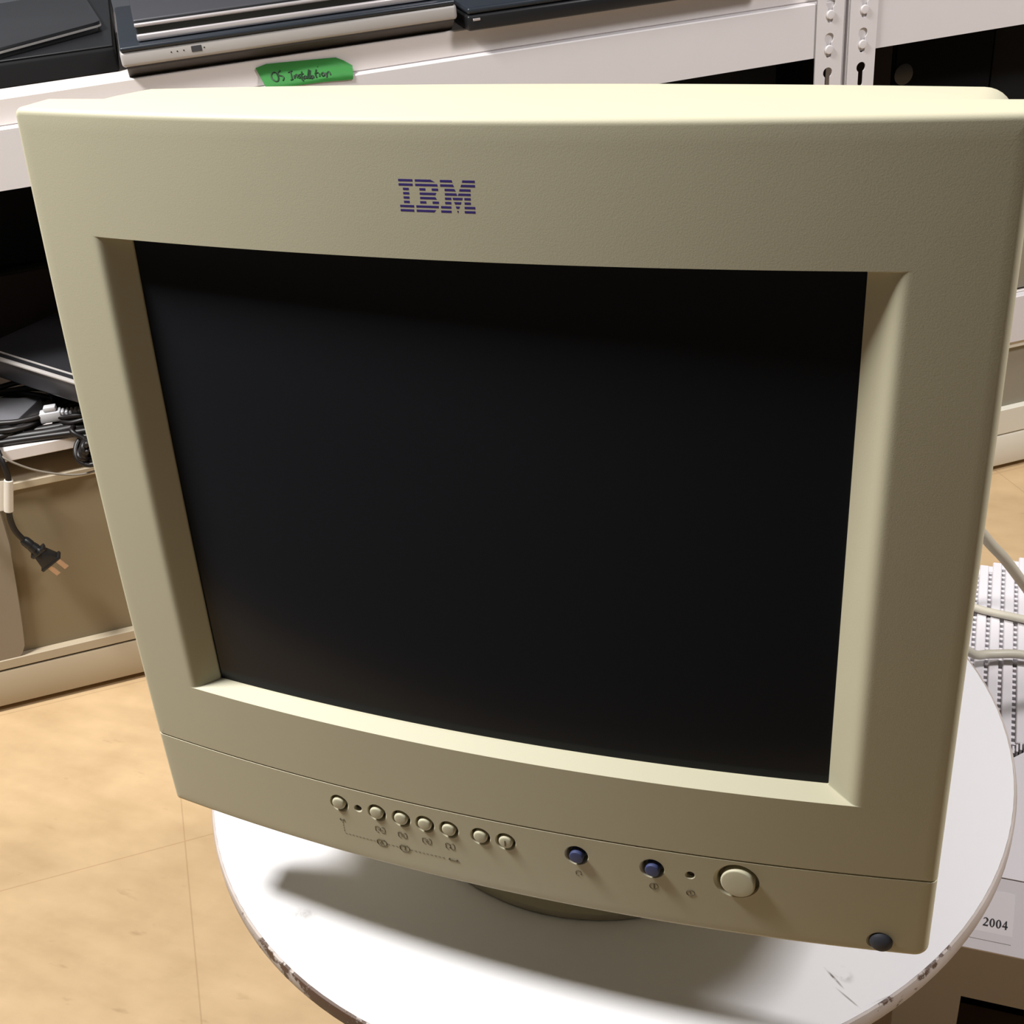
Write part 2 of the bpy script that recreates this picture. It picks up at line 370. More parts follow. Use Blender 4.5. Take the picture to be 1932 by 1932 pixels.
symbol(open_box(-.0673, Z1, .0056, .0038)+[[(-.0673, Z1-.0012), (-.0673, Z1+.0012)], [(-.0689, Z1), (-.0657, Z1)]])
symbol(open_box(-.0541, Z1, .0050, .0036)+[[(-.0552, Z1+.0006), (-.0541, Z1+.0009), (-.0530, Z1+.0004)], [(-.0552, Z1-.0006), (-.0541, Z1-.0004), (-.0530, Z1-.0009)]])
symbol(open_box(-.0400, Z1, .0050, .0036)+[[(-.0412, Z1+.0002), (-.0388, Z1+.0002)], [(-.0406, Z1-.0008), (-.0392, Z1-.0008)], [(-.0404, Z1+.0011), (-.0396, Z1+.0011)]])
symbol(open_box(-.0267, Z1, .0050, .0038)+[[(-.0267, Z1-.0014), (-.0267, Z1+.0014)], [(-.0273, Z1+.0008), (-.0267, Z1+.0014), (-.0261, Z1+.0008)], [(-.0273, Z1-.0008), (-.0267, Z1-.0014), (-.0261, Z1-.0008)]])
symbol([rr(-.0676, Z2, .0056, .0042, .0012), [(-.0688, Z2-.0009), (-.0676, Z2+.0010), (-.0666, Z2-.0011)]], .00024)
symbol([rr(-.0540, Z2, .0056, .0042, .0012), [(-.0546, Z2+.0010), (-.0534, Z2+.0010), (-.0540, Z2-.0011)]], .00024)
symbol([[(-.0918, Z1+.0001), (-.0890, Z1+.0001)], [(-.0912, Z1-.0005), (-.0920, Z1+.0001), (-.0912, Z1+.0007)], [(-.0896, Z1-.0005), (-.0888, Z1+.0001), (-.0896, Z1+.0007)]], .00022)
def dashes(a, b2, n):
    out = []
    for i in range(n):
        t0, t1 = (i+.1)/n, (i+.65)/n
        out.append([(a[0]+(b2[0]-a[0])*t0, a[1]+(b2[1]-a[1])*t0), (a[0]+(b2[0]-a[0])*t1, a[1]+(b2[1]-a[1])*t1)])
    return out
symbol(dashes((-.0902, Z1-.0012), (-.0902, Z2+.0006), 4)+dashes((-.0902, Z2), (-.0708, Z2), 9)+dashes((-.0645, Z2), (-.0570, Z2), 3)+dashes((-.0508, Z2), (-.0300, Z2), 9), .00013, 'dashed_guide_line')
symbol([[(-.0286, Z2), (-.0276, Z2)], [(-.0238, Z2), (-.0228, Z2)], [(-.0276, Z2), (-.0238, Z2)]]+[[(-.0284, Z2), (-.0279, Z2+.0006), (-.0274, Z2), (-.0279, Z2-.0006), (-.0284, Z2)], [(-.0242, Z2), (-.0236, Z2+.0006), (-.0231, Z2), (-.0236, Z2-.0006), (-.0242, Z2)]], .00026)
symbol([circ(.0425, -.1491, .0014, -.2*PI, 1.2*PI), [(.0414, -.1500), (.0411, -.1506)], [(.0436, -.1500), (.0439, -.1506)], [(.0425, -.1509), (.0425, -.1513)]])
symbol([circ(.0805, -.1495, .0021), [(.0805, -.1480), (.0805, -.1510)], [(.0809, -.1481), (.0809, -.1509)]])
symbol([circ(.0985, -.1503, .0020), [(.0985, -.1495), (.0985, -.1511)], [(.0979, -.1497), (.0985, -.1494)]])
symbol([[(x_, z_) for x_, z_ in ((.0048, ZB+.0016), (.0048, ZB-.0016))]], .00001, 'button_mark')
bpy.data.objects.remove(bpy.data.objects['button_mark'])
b_ = bmesh.new(); box(b_, .0048-.0002, .0048+.0002, surf(.0048, ZB)-.00125, surf(.0048, ZB)-.0009, ZB-.0018, ZB+.0018); build('button_mark', b_, M['engraving_shade'], panel)
# striped logo
rows = [[(135, 425, 0, 0), (475, 790, 0, 80), (980, 1213, 0, 10), (1425, 1665, -8, 0)],
        [(145, 430, 0, 0), (485, 925, 0, 12), (988, 1240, 0, 20), (1405, 1672, -14, 0)],
        [(235, 352, 0, 0), (572, 690, 0, 0), (820, 945, 0, 0), (1078, 1272, 0, 22), (1378, 1588, -12, 0)],
        [(240, 362, 0, 0), (578, 914, 0, -28), (1085, 1312, 0, 18), (1362, 1592, -20, 0)],
        [(250, 367, 0, 0), (588, 898, 0, 26), (1090, 1212, 0, 0), (1242, 1440, 10, -12), (1475, 1597, 0, 0)],
        [(258, 373, 0, 0), (590, 712, 0, 0), (842, 967, 0, 0), (1095, 1215, 0, 0), (1275, 1418, 16, -16), (1482, 1602, 0, 0)],
        [(180, 465, 0, 0), (512, 968, 0, -6), (1015, 1218, 0, 0), (1308, 1390, 16, -18), (1485, 1692, 0, 0)],
        [(190, 468, 0, 0), (520, 915, 0, -40), (1020, 1225, 0, 0), (1340, 1370, 12, -12), (1490, 1700, 0, 0)]]
bm = bmesh.new()
LX0, LX1, LZT, LPI, LTH = -.0181, .0135, .1936, .001655, .00086
for i, row in enumerate(rows):
    zt = LZT-i*LPI; zb = zt-LTH
    for (x0, x1, dl, dr) in row:
        cv = lambda px: LX0+(px-135-7.9*i)/1520*(LX1-LX0)
        tl, tr, bl, br = cv(x0), cv(x1), cv(x0+dl), cv(x1+dr)
        q = [(tl, zt), (tr, zt), (br, zb), (bl, zb)]
        fr = [bm.verts.new((x, surf(x, z)-.00004, z)) for x, z in q]; bk_ = [bm.verts.new((x, surf(x, z)+.0001, z)) for x, z in q]
        bm.faces.new(fr); bm.faces.new(bk_[::-1])
        for k in range(4): bm.faces.new((fr[k], fr[(k+1) % 4], bk_[(k+1) % 4], bk_[k]))
lg = mpart('logo', bm, M['logo'], smooth=False); lg['label'] = 'striped blue-violet IBM lettering'
# rear housing: sections along depth
bm = bmesh.new()
def section(y, w, z0, z1, r, crown): 
    P = loop(-w, w, z0, z1, (r,)*4, n=24, k=8)
    return [bm.verts.new((x, y, z-(crown*(x/w)**2 if z > (z0+z1)/2 else 0))) for x, z in P]
S = [section(.0205, .2040, -.118, .2152, .018, .001), section(.05, .2040, -.150, .2143, .015, .0015), section(.078, .2035, -.158, .2128, .012, .002),
     section(.086, .2025, -.160, .2112, .012, .002), section(.13, .196, -.162, .199, .02, .003), section(.20, .18, -.160, .178, .03, .004), section(.28, .158, -.150, .150, .04, .004),
     section(.345, .14, -.135, .125, .045, .004), section(.36, .132, -.127, .117, .04, .004)]
for a, b2 in zip(S, S[1:]): bridge(bm, a, b2)
bm.faces.new(S[-1]); bm.faces.new(S[0][::-1])
hs = mpart('rear_housing', bm, M['beige'], angle=30)
bm = bmesh.new()
for k in range(11): box(bm, -.114+k*.022, -.106+k*.022, .20, .275, .139, .172)
for v in bm.verts: v.co.z = (.1790 if v.co.z > .15 else .170)-(v.co.y-.20)*.35
build('vent_slots', bm, M['void'], hs, smooth=False)
# swivel stand
bm = bmesh.new()
lathe(bm, [(.122, 0), (.129, .0005), (.130, .002), (.130, .0065), (.128, .0085), (.118, .013), (.100, .022), (.086, .032), (.080, .036)], 72)
build('swivel_base', bm, M['base_plastic'], mon, loc=(0, 0, 0))
bm = bmesh.new(); lathe(bm, [(.082, .034), (.090, .050), (.100, .066), (.104, .085), (.0, .085)], 64)
build('swivel_neck', bm, M['base_plastic'], mon)
# ---------------------------------------------------------------- round table
TR = 0.2694; TC = Vector((-.0118, .1873, 0))
tbl = thing('round_table', 'small round white laminate pedestal table with a chipped edge under the monitor', 'table', TC)
smudge = srgb(120, 112, 104); brn = srgb(96, 66, 44)
def tl(x, y): return (x-TC.x, y-TC.y)
spots = [(*tl(-.140, -.018), .4, .010, .007, .45, smudge, .47), (*tl(.170, .026), -.6, .008, .005, .5, smudge, .42), (*tl(.166, .022), -.75, .009, .0009, 1, smudge, .36),
         (*tl(.175, .011), -.6, .010, .0007, .7, smudge, .42), (*tl(.195, .018), .7, .016, .0006, .4, smudge, .45), (*tl(-.150, -.045), .1, .006, .0012, .7, smudge, .42)]
M['laminate'] = spot_mat('white_laminate', srgb(240, 239, 242), spots, 0.32)
m = bpy.data.materials.new('worn_edge_band'); m.use_nodes = True; nt = m.node_tree; b = nt.nodes['Principled BSDF']; N = nt.nodes.new; L = nt.links.new
tc = N('ShaderNodeTexCoord'); n1 = N('ShaderNodeTexNoise'); n1.inputs['Scale'].default_value = 48; n1.inputs['Detail'].default_value = 8; n1.inputs['Roughness'].default_value = .7; L(tc.outputs['Object'], n1.inputs['Vector'])
n0_ = N('ShaderNodeTexNoise'); n0_.inputs['Scale'].default_value = 5; L(tc.outputs['Object'], n0_.inputs['Vector'])
sp = N('ShaderNodeSeparateXYZ'); L(tc.outputs['Object'], sp.inputs['Vector'])
def mth(op, a, c):
    q = N('ShaderNodeMath'); q.operation = op
    for i, v in enumerate((a, c)):
        if isinstance(v, (int, float)): q.inputs[i].default_value = v
        else: L(v, q.inputs[i])
    return q.outputs[0]
ym = N('ShaderNodeMapRange'); ym.inputs['From Min'].default_value = .07; ym.inputs['From Max'].default_value = .22; ym.inputs['To Min'].default_value = -.15; ym.inputs['To Max'].default_value = .0; L(mth('SUBTRACT', mth('MULTIPLY', sp.outputs['X'], .35), sp.outputs['Y']), ym.inputs['Value'])
f_ = mth('ADD', n1.outputs['Fac'], mth('MULTIPLY', mth('SUBTRACT', n0_.outputs['Fac'], .5), .35)); f_ = mth('ADD', f_, ym.outputs['Result'])
r1 = N('ShaderNodeMapRange'); r1.inputs['From Min'].default_value = .55; r1.inputs['From Max'].default_value = .59; L(f_, r1.inputs['Value'])
n2 = N('ShaderNodeTexNoise'); n2.inputs['Scale'].default_value = 20; n2.inputs['Detail'].default_value = 5; L(tc.outputs['Object'], n2.inputs['Vector'])
mx = N('ShaderNodeMix'); mx.data_type = 'RGBA'; mx.inputs['A'].default_value = srgb(205, 196, 192); mx.inputs['B'].default_value = srgb(160, 146, 134); L(n2.outputs['Fac'], mx.inputs['Factor'])
m2 = N('ShaderNodeMix'); m2.data_type = 'RGBA'; m2.inputs['B'].default_value = srgb(88, 64, 50); L(mx.outputs['Result'], m2.inputs['A']); L(r1.outputs['Result'], m2.inputs['Factor'])
L(m2.outputs['Result'], b.inputs['Base Color']); b.inputs['Roughness'].default_value = .6
bp = N('ShaderNodeBump'); bp.inputs['Strength'].default_value = .5; bp.inputs['Distance'].default_value = .001; bp.invert = True; L(r1.outputs['Result'], bp.inputs['Height']); L(bp.outputs['Normal'], b.inputs['Normal'])
M['edge'] = m
zt = TT+F
bm = bmesh.new(); lathe(bm, [(0, zt-.012), (TR-.006, zt-.012), (TR-.0022, zt-.012), (TR-.0022, zt), (0, zt)], 128); build('tabletop', bm, M['laminate'], tbl)
bm = bmesh.new(); lathe(bm, [(TR-.0021, zt-.0130), (TR-.0021, zt-.0001), (TR-.0008, zt-.0006), (TR, zt-.003), (TR, zt-.0105), (TR-.0012, zt-.013), (TR-.002, zt-.0135)], 160); build('edge_band', bm, M['edge'], tbl)
bm = bmesh.new(); lathe(bm, [(.10, zt-.020), (.10, zt-.0121), (0, zt-.0121)], 48); build('mounting_plate', bm, M['steel'], tbl)
bm = bmesh.new(); lathe(bm, [(.027, .02), (.027, zt-.019)], 32); build('pedestal', bm, M['steel'], tbl)
bm = bmesh.new(); lathe(bm, [(.15, 0), (.152, .004), (.148, .010), (.06, .020), (.034, .032), (.027, .034)], 64); build('foot_plate', bm, M['steel'], tbl)

# ---------------------------------------------------------------- racks (local x along the wall, y into depth)
N0 = .8917
KEY = [(.0309-.0386*k) for k in range(-14, 17)]       # slot heights on the posts
def post(parent, a0, a1, n, side, front=True, slots=True):
    """angle post: front flange with keyhole slots, side flange on the given side"""
    wd = a1-a0; bm = bmesh.new()
    ac = (a0+a1)/2-.0012*side; z0, z1 = -F+.001, 0.62
    s = 1 if front else -1
    if not slots:
        box(bm, a0, a1, min(n, n+.002*s), max(n, n+.002*s), z0, z1)
    else:
        # plate with keyhole openings, built as cells so that the holes are real
        cells = []; zz = sorted(KEY)
        zz = [z for z in zz if z-.03 > z0]
        prev = z0
        for k, z in enumerate(zz):
            lo = z-.0205+.0095; hi = lo+.0386
            lo = max(lo, z0)
            if prev < lo: cells.append((prev, lo, None))
            cells.append((lo, hi, z)); prev = hi
        cells.append((prev, z1, None))
        for lo, hi, z in cells:
            if z is None:
                if hi-lo > 1e-5: box(bm, a0, a1, n, n+.002, lo, hi)
                continue
            ch = z+.0125; R_ = .0060; sw = .0034; zb = z-.006
            hole = []
            a_s = math.asin(sw/R_)
            for i in range(19):
                th = -PI/2+a_s+(2*PI-2*a_s)*i/18; hole.append((ac+R_*math.cos(th), ch+R_*math.sin(th)))
            for i in range(7):
                th = PI+PI*i/6; hole.append((ac+sw*math.cos(th), zb+sw*math.sin(th)))
            rect = []
            for (x, y) in hole:            # project every hole point out to the cell border
                dx, dy = x-ac, y-(lo+hi)/2
                if abs(dx) < 1e-9: dx = 1e-9
                t = min((wd/2)/abs(dx) if dx else 9e9, ((hi-lo)/2)/abs(dy) if abs(dy) > 1e-9 else 9e9)
                rect.append(((a0+a1)/2+dx*t, (lo+hi)/2+dy*t))
            corners = [(a0, lo), (a1, lo), (a1, hi), (a0, hi)]
            for cx, cz in corners:
                j = min(range(len(rect)), key=lambda q: (rect[q][0]-cx)**2+(rect[q][1]-cz)**2); rect[j] = (cx, cz)
            m_ = len(hole)
            vf = [[bm.verts.new((p[0], y_, p[1])) for p in q] for q, y_ in ((hole, n), (rect, n), (hole, n+.002), (rect, n+.002))]
            for i in range(m_):
                j = (i+1) % m_
                bm.faces.new((vf[0][i], vf[0][j], vf[1][j], vf[1][i])); bm.faces.new((vf[2][i], vf[3][i], vf[3][j], vf[2][j]))
                bm.faces.new((vf[0][i], vf[2][i], vf[2][j], vf[0][j]))
    xs = (a1-.002, a1) if side > 0 else (a0, a0+.002)
    box(bm, xs[0], xs[1], min(n, n+.036*s), max(n, n+.036*s), z0, z1)
    o = build('post', bm, M['rack'], parent, smooth=False); return o
def beam(parent, a0, a1, n, zlo, zhi, s=1, rivets=()):
    """step beam: tall front face, ledge on top that carries the board, lip behind"""
    bm = bmesh.new()
    pr = [(n, zlo), (n, zhi-.0012), (n+s*.0012, zhi), (n+s*.030, zhi), (n+s*.030, zhi-.002), (n+s*.002, zhi-.002), (n+s*.002, zlo+.002), (n+s*.012, zlo+.002), (n+s*.012, zlo)]
    prism(bm, pr, a0, a1, lambda u, v, w: (w, u, v))
    o = build('shelf_beam', bm, M['rack'], parent, smooth=False)
    for (a, z) in rivets:
        b_ = bmesh.new(); lathe(b_, [(.0052, 0), (.0052, .0012), (.0044, .0022), (0, .0026)], 24, Matrix.Rotation(PI/2, 4, 'X'))
        build('rivet', b_, M['rack'], o, loc=(a, n-.0021 if s > 0 else n, z))
    return o
def rack(name, label, a0, a1, levels, postw):
    """a0..a1 outer faces of the posts; levels = (beam bottom, beam top, board top, beam between posts?)"""
    r = thing(name, label, 'shelving rack', rpt(a0, N0, -F), YAW)
    off = Vector((a0, N0, -F))
    fix = []
    D = .46
    for side, (p0, p1) in ((-1, (a0, a0+postw)), (1, (a1-postw, a1))):
        o = post(r, p0, p1, N0-.0022, side); fix.append(o)
        o = post(r, p0, p1, N0+D+.0022, side, front=False, slots=False); fix.append(o)
    for zlo, zhi, zb in levels:
        rv = []
        for p0, p1, side in ((a0, a0+postw, -1), (a1-postw, a1, 1)):
            ac = (p0+p1)/2-.0012*side
            for z in KEY:
                if zlo-.004 < z < zhi+.0: rv.append((ac, z))
        o = beam(r, a0+.001, a1-.001, N0, zlo, zhi, rivets=rv); fix.append(o)
        o = beam(r, a0+.003, a1-.003, N0+D, zlo, zhi, s=-1); fix.append(o)
        for q in (a0+.0025, a1-.0045):
            bm = bmesh.new(); box(bm, q, q+.002, N0+.034, N0+D-.034, zlo, zhi-.003); fix.append(build('side_rail', bm, M['rack'], r, smooth=False))
        bm = bmesh.new(); box(bm, a0+.006, a1-.006, N0+.011, N0+D-.011, zhi+.0002, zb, .0012, 1); fix.append(build('shelf_board', bm, M['board'], r))
    for o in fix: o.location = -off
    return r
# left rack: laptop shelf on top, a thinner edge board below carries the cables
rack('storage_rack', 'white metal rack on the left carrying laptops, with green tape on its top shelf edge', -.75, .6765, [(-.0155, .0448, .0715)], .0365)
bpy.data.objects['post.001'].hide_render = False
rack('storage_rack', 'white metal rack at the right with keyhole posts, behind the monitor corner', .6805, 1.85, [(-.0155, .0448, .0715), (-.4450, -.3760, -.3740)], .0375)
# plain lower shelf of the left rack: a part of that rack
lr = bpy.data.objects['storage_rack']
bm = bmesh.new(); box(bm, -.744, .6705, N0-.001, N0+.449, -.3145, -.300, .001, 1); o = build('lower_shelf', bm, M['board'], lr); o.location = -Vector((-.75, N0, -F))

# green tape with handwriting on the shelf edge
TT_ = [(0.00332, 0.06413), (0.01483, 0.0667), (0.02859, 0.06605), (0.0443, 0.06519), (0.0601, 0.06444), (0.07597, 0.06351), (0.08745, 0.06284), (0.09519, 0.05879), (0.10343, 0.05298)]
TB_ = [(0.00917, 0.04665), (0.01076, 0.04552), (0.0231, 0.04392), (0.03881, 0.04299), (0.05474, 0.04277), (0.07071, 0.04238), (0.08219, 0.04166), (0.09305, 0.0408), (0.1008, 0.04058)]
ST_ = [[(0.02254, 0.05737), (0.0196, 0.05689), (0.01774, 0.05468), (0.0181, 0.05186), (0.02082, 0.04951), (0.02342, 0.0497), (0.02467, 0.05258), (0.02361, 0.0563), (0.02189, 0.05729)], [(0.02812, 0.05839), (0.02546, 0.05603), (0.02544, 0.054), (0.02887, 0.05283), (0.02992, 0.05118), (0.0283, 0.0491)], [(0.03564, 0.05505), (0.04033, 0.05575)], [(0.03825, 0.05524), (0.03813, 0.05195), (0.03774, 0.04845)], [(0.03637, 0.04852), (0.03917, 0.04929)], [(0.04104, 0.05211), (0.04067, 0.04962), (0.04304, 0.05237), (0.04442, 0.0517), (0.04369, 0.0495)], [(0.04681, 0.05217), (0.04526, 0.05134), (0.04677, 0.05014), (0.04537, 0.04879)], [(0.04968, 0.05411), (0.04791, 0.04874), (0.0491, 0.04656)], [(0.04734, 0.05185), (0.05096, 0.05217)], [(0.05232, 0.05048), (0.05007, 0.04949), (0.05081, 0.04787), (0.05285, 0.05016), (0.05243, 0.04793)], [(0.05733, 0.05496), (0.05358, 0.04754)], [(0.05862, 0.05404), (0.05573, 0.04728)], [(0.05947, 0.04987), (0.05744, 0.04859), (0.05857, 0.04718), (0.06031, 0.04951), (0.06027, 0.04748)], [(0.06504, 0.05403), (0.06319, 0.05043), (0.06343, 0.04735)], [(0.06234, 0.05079), (0.06637, 0.05132)], [(0.06705, 0.05047), (0.06684, 0.04795)], [(0.06705, 0.05641), (0.06723, 0.05596)], [(0.07078, 0.05104), (0.06935, 0.04968), (0.07063, 0.04775), (0.07244, 0.04931), (0.07109, 0.051)], [(0.0737, 0.05018), (0.07377, 0.0466), (0.07508, 0.0495), (0.07743, 0.05074), (0.07837, 0.04783)]]
def tn(z): return .9015 if z > .056 else (.8908 if z < .046 else .8908+(.9015-.8908)*(z-.046)/.010)
bm = bmesh.new(); o0 = rpt(TB_[0][0], .9, TB_[0][1])
fr = []
for (ta, tz), (ba, bz) in zip(TT_, TB_):
    fr.append([(ta+(ba-ta)*k/12, tz+(bz-tz)*k/12) for k in range(13)])
def grid(off): return [[bm.verts.new(rpt(a, tn(z)-off, z)-o0) for a, z in c] for c in fr]
g1, g2 = grid(.0004), grid(.0001)
for g in (g1, g2):
    for i in range(len(g)-1):
        for k in range(12): bm.faces.new((g[i][k], g[i+1][k], g[i+1][k+1], g[i][k+1]))
tp = build('tape_label', bm, M['tape'], loc=o0)
tag(tp, 'strip of green masking tape with handwritten OS Installation on the shelf edge', 'tape')
bm = bmesh.new()
for st in ST_: tube(bm, [rpt(a, tn(z)-.0005, z)-o0 for a, z in st], .00085, 6, 4)
build('handwriting', bm, M['ink'], tp)['label'] = 'black handwritten words OS Installation'

# ---------------------------------------------------------------- laptops on the top shelf
def rthing(name, label, cat, a, n, z, rot=0, group=None): return thing(name, label, cat, rpt(a, n, z), YAW+rot, group)
ZS = .0717
lp = rthing('laptop', 'closed silver-fronted black laptop overhanging the top shelf, beneath the small grey laptop', 'laptop', -.127, .909, ZS)
w = .348
bm = bmesh.new()      # underside tray, bevelled back towards the shelf
prism(bm, [(.001, 0), (.24, 0), (.24, .014), (-.015, .014), (-.0155, .011)], .004, w-.004, lambda u, v, q: (q, u, v)); build('bottom_cover', bm, M['underside'], lp)
bm = bmesh.new(); box(bm, 0, w, -.017, .242, .0125, .0278, .0035, 3); fc = build('silver_body', bm, M['silver_face'], lp)
bm = bmesh.new(); box(bm, .001, w-.001, -.018, .243, .0275, .0325, .0022, 3); build('deck', bm, M['navy_plate'], lp)
for k, a in enumerate((.050, .056, .0625, .083)):
    b_ = bmesh.new(); lathe(b_, [(.0007, 0), (.0007, .0003), (0, .0004)], 12, Matrix.Rotation(PI/2, 4, 'X')); build('status_light', b_, M['black'], fc, loc=(a, -.0169, .0215))
bm = bmesh.new(); box(bm, .070, .0805, -.0174, -.0165, .0185, .0245, .0004, 1); build('card_slot', bm, M['lid_grey'], fc)
# smaller laptop on it
sl = rthing('laptop', 'grey-lidded laptop with two silver trim bars stacked on a black one', 'laptop', -.107, .9035, ZS+.0327)
bm = bmesh.new(); box(bm, .001, .312, .002, .222, 0, .0185, .001, 1); build('body', bm, M['black'], sl)
bm = bmesh.new(); box(bm, 0, .313, 0, .010, .0005, .0075, .0022, 3); build('lower_trim', bm, M['silver'], sl)
bm = bmesh.new(); box(bm, 0, .313, .0, .008, .0140, .0178, .0016, 3); build('upper_trim', bm, M['silver'], sl)
bm = bmesh.new(); box(bm, 0, .313, .004, .224, .0172, .0212, .0018, 3); build('lid', bm, M['lid_grey'], sl)
# black laptop to the right
bl = rthing('laptop', 'thin black laptop lying right of the silver-fronted one, mostly above the frame', 'laptop', .229, .900, ZS)
bm = bmesh.new(); box(bm, 0, .345, -.017, .235, 0, .016, .003, 3); build('body', bm, M['black'], bl)
bm = bmesh.new(); box(bm, .001, .344, -.016, .236, .0165, .0235, .003, 3); build('lid', bm, M['navy_plate'], bl)
bm = bmesh.new(); box(bm, .006, .014, -.0175, -.0160, .010, .0125, .0004, 1); build('latch', bm, M['silver'], bl)
# dark machine at the far left with a rotated charcoal laptop on it
dk = rthing('docking_unit', 'flat black machine on the top shelf at the left edge, under a charcoal laptop', 'computer', -.50, .948, ZS)
bm = bmesh.new(); box(bm, 0, .3685, 0, .40, 0, .024, .003, 3); db = build('body', bm, M['black_matte'], dk)
bm = bmesh.new(); box(bm, .01, .3665, .004, .39, .0242, .0262, .0006, 1); build('top_cover', bm, M['black'], dk)
p0, p1 = Vector((-.7575, .637)), Vector((-.723, .757))
dv = p1-p0; ang = math.atan2(dv.y, dv.x)
cl = thing('laptop', 'closed charcoal laptop with a silver front edge and rounded corner at the upper left', 'laptop', Vector((p1.x, p1.y, F+ZS+.0264)), ang)
def rslab(bm, x0, x1, y0, y1, z0, z1, rc, bev):
    P = loop(x0, x1, y0, y1, (rc,)*4, n=4, k=8)
    t = bmesh.new(); a = [t.verts.new((x, y, z0)) for x, y in P]; b2 = [t.verts.new((x, y, z1)) for x, y in P]; n = len(P)
    for i in range(n): t.faces.new((a[i], a[(i+1) % n], b2[(i+1) % n], b2[i]))
    f1 = t.faces.new(a[::-1]); f2 = t.faces.new(b2)
    if bev: bmesh.ops.bevel(t, geom=list(f2.edges), offset=bev, segments=3, profile=.5, affect='EDGES')
    merge(bm, t)
def lidpoly(off, rc=.020):
    pts = [Vector((-.7690, .5970)), Vector((-.7215, .7620)), Vector((-.8900, .9580)), Vector((-1.06, .76))]
    c = sum(pts, Vector((0, 0)))/4; P = []
    for i, p in enumerate(pts):
        a, b2 = (pts[i-1]-p).normalized(), (pts[(i+1) % 4]-p).normalized()
        h = math.acos(max(-1, min(1, a.dot(b2))))/2; q = p+(a+b2).normalized()*rc/math.sin(h); k0, k1 = p+a*rc/math.tan(h), p+b2*rc/math.tan(h)
        a0 = math.atan2((k0-q).y, (k0-q).x); a1 = math.atan2((k1-q).y, (k1-q).x); d = (a1-a0+PI) % (2*PI)-PI
        for j in range(9):
            t = a0+d*j/8; v = q+Vector((math.cos(t), math.sin(t)))*(rc+off); P.append(v)
    o = Vector((p1.x, p1.y)); R = Matrix.Rotation(-ang, 2)
    return [R @ (v-o) for v in P]
def lslab(z0, z1, off, bev=0):
    bm = bmesh.new(); P = lidpoly(off); a = [bm.verts.new((v.x, v.y, z0)) for v in P]; b2 = [bm.verts.new((v.x, v.y, z1)) for v in P]; n = len(P)
    for i in range(n): bm.faces.new((a[i], a[(i+1) % n], b2[(i+1) % n], b2[i]))
    bm.faces.new(a[::-1]); f2 = bm.faces.new(b2)
    if bev: bmesh.ops.bevel(bm, geom=list(f2.edges), offset=bev, segments=3, profile=.5, affect='EDGES')
    return bm
build('base', lslab(0, .0050, -.004), M['black'], cl)
build('silver_rim', lslab(.0051, .0071, 0), M['silver_face'], cl)
build('lid', lslab(.0072, .0105, -.0006, .0028), M['lid_dark'], cl)

# ---------------------------------------------------------------- dark machines on the lower shelves
def case(name, label, a0, a1, n0_, n1_, z0, z1, m, face=None):
    r = rthing(name, label, 'computer', a0, n0_, z0)
    bm = bmesh.new(); box(bm, 0, a1-a0, .004, n1_-n0_, 0, z1-z0, .003, 2); build('case', bm, m, r)
    bm = bmesh.new(); box(bm, .003, a1-a0-.003, 0, .0045, .003, z1-z0-.003, .0015, 2); f = build('front_panel', bm, face or m, r)
    return r, f
case('desktop_computer', 'low dark brown-black computer lying on the left rack lower shelf behind the cables', -.56, -.02, 1.148, 1.30, -.2998, -.183, M['black_matte'], M['brown_black'])
case('desktop_computer', 'added black block standing in for the deep shade under the top shelf', -.56, -.02, 1.165, 1.30, -.1825, -.022, M['void'])  # added near-black case: puts the shade above the lying computer into colour
case('desktop_computer', 'dark computer under the top shelf just left of the rack posts', .02, .632, .965, 1.25, -.2998, -.030, M['black_matte'])
ZR = -.3738
case('desktop_computer', 'narrow brown-black computer beside the right rack post', .722, .782, .950, 1.25, ZR, -.024, M['brown_black'])
case('desktop_computer', 'black computer with a grey vent disc behind the monitor corner', .7835, .926, .9517, 1.28, ZR, -.022, M['void'])
d3, f3 = case('desktop_computer', 'black computer at the right edge of the right rack', .929, 1.25, .962, 1.28, ZR, -.022, M['black_matte'])
bm = bmesh.new(); lathe(bm, [(.013, 0), (.013, .001), (.011, .0015), (0, .0015)], 32, Matrix.Rotation(PI/2, 4, 'X'))
cs = [o for o in bpy.data.objects if o.get('label', '').startswith('black computer with a grey')][0]
build('vent_disc', bm, M['black'], cs, loc=(.797-.7835, 0, -.068-ZR))
gb, _ = case('storage_box', 'taupe grey box on the lower shelf of the right rack', .925, 1.30, .905, .944, ZR, -.24, M['cab_grey'])
gb['category'] = 'box'

# ---------------------------------------------------------------- things on the left lower shelf
ZL = -.2998
def wt(x, y, z): return Vector((x, y, z+F))
a_, b2_ = Vector((-.836, .583)), Vector((-.709, .546))
dv = b2_-a_; ang = math.atan2(dv.y, dv.x)
ll = thing('laptop', 'charcoal laptop with silver edge lines lying tilted among cables on the lower shelf', 'laptop', wt(a_.x, a_.y, -.245), ang)
bm = bmesh.new(); box(bm, -.06, .16, .004, .19, -.006, .0235, .003, 3); build('body', bm, M['lid_dark'], ll)
bm = bmesh.new(); box(bm, -.06, .16, .001, .010, .0205, .0233, .0012, 2); build('edge_trim', bm, M['silver_face'], ll)
bm = bmesh.new(); box(bm, -.06, .16, .0125, .0155, .0225, .0244, .0009, 2); build('hinge_trim', bm, M['silver_face'], ll)
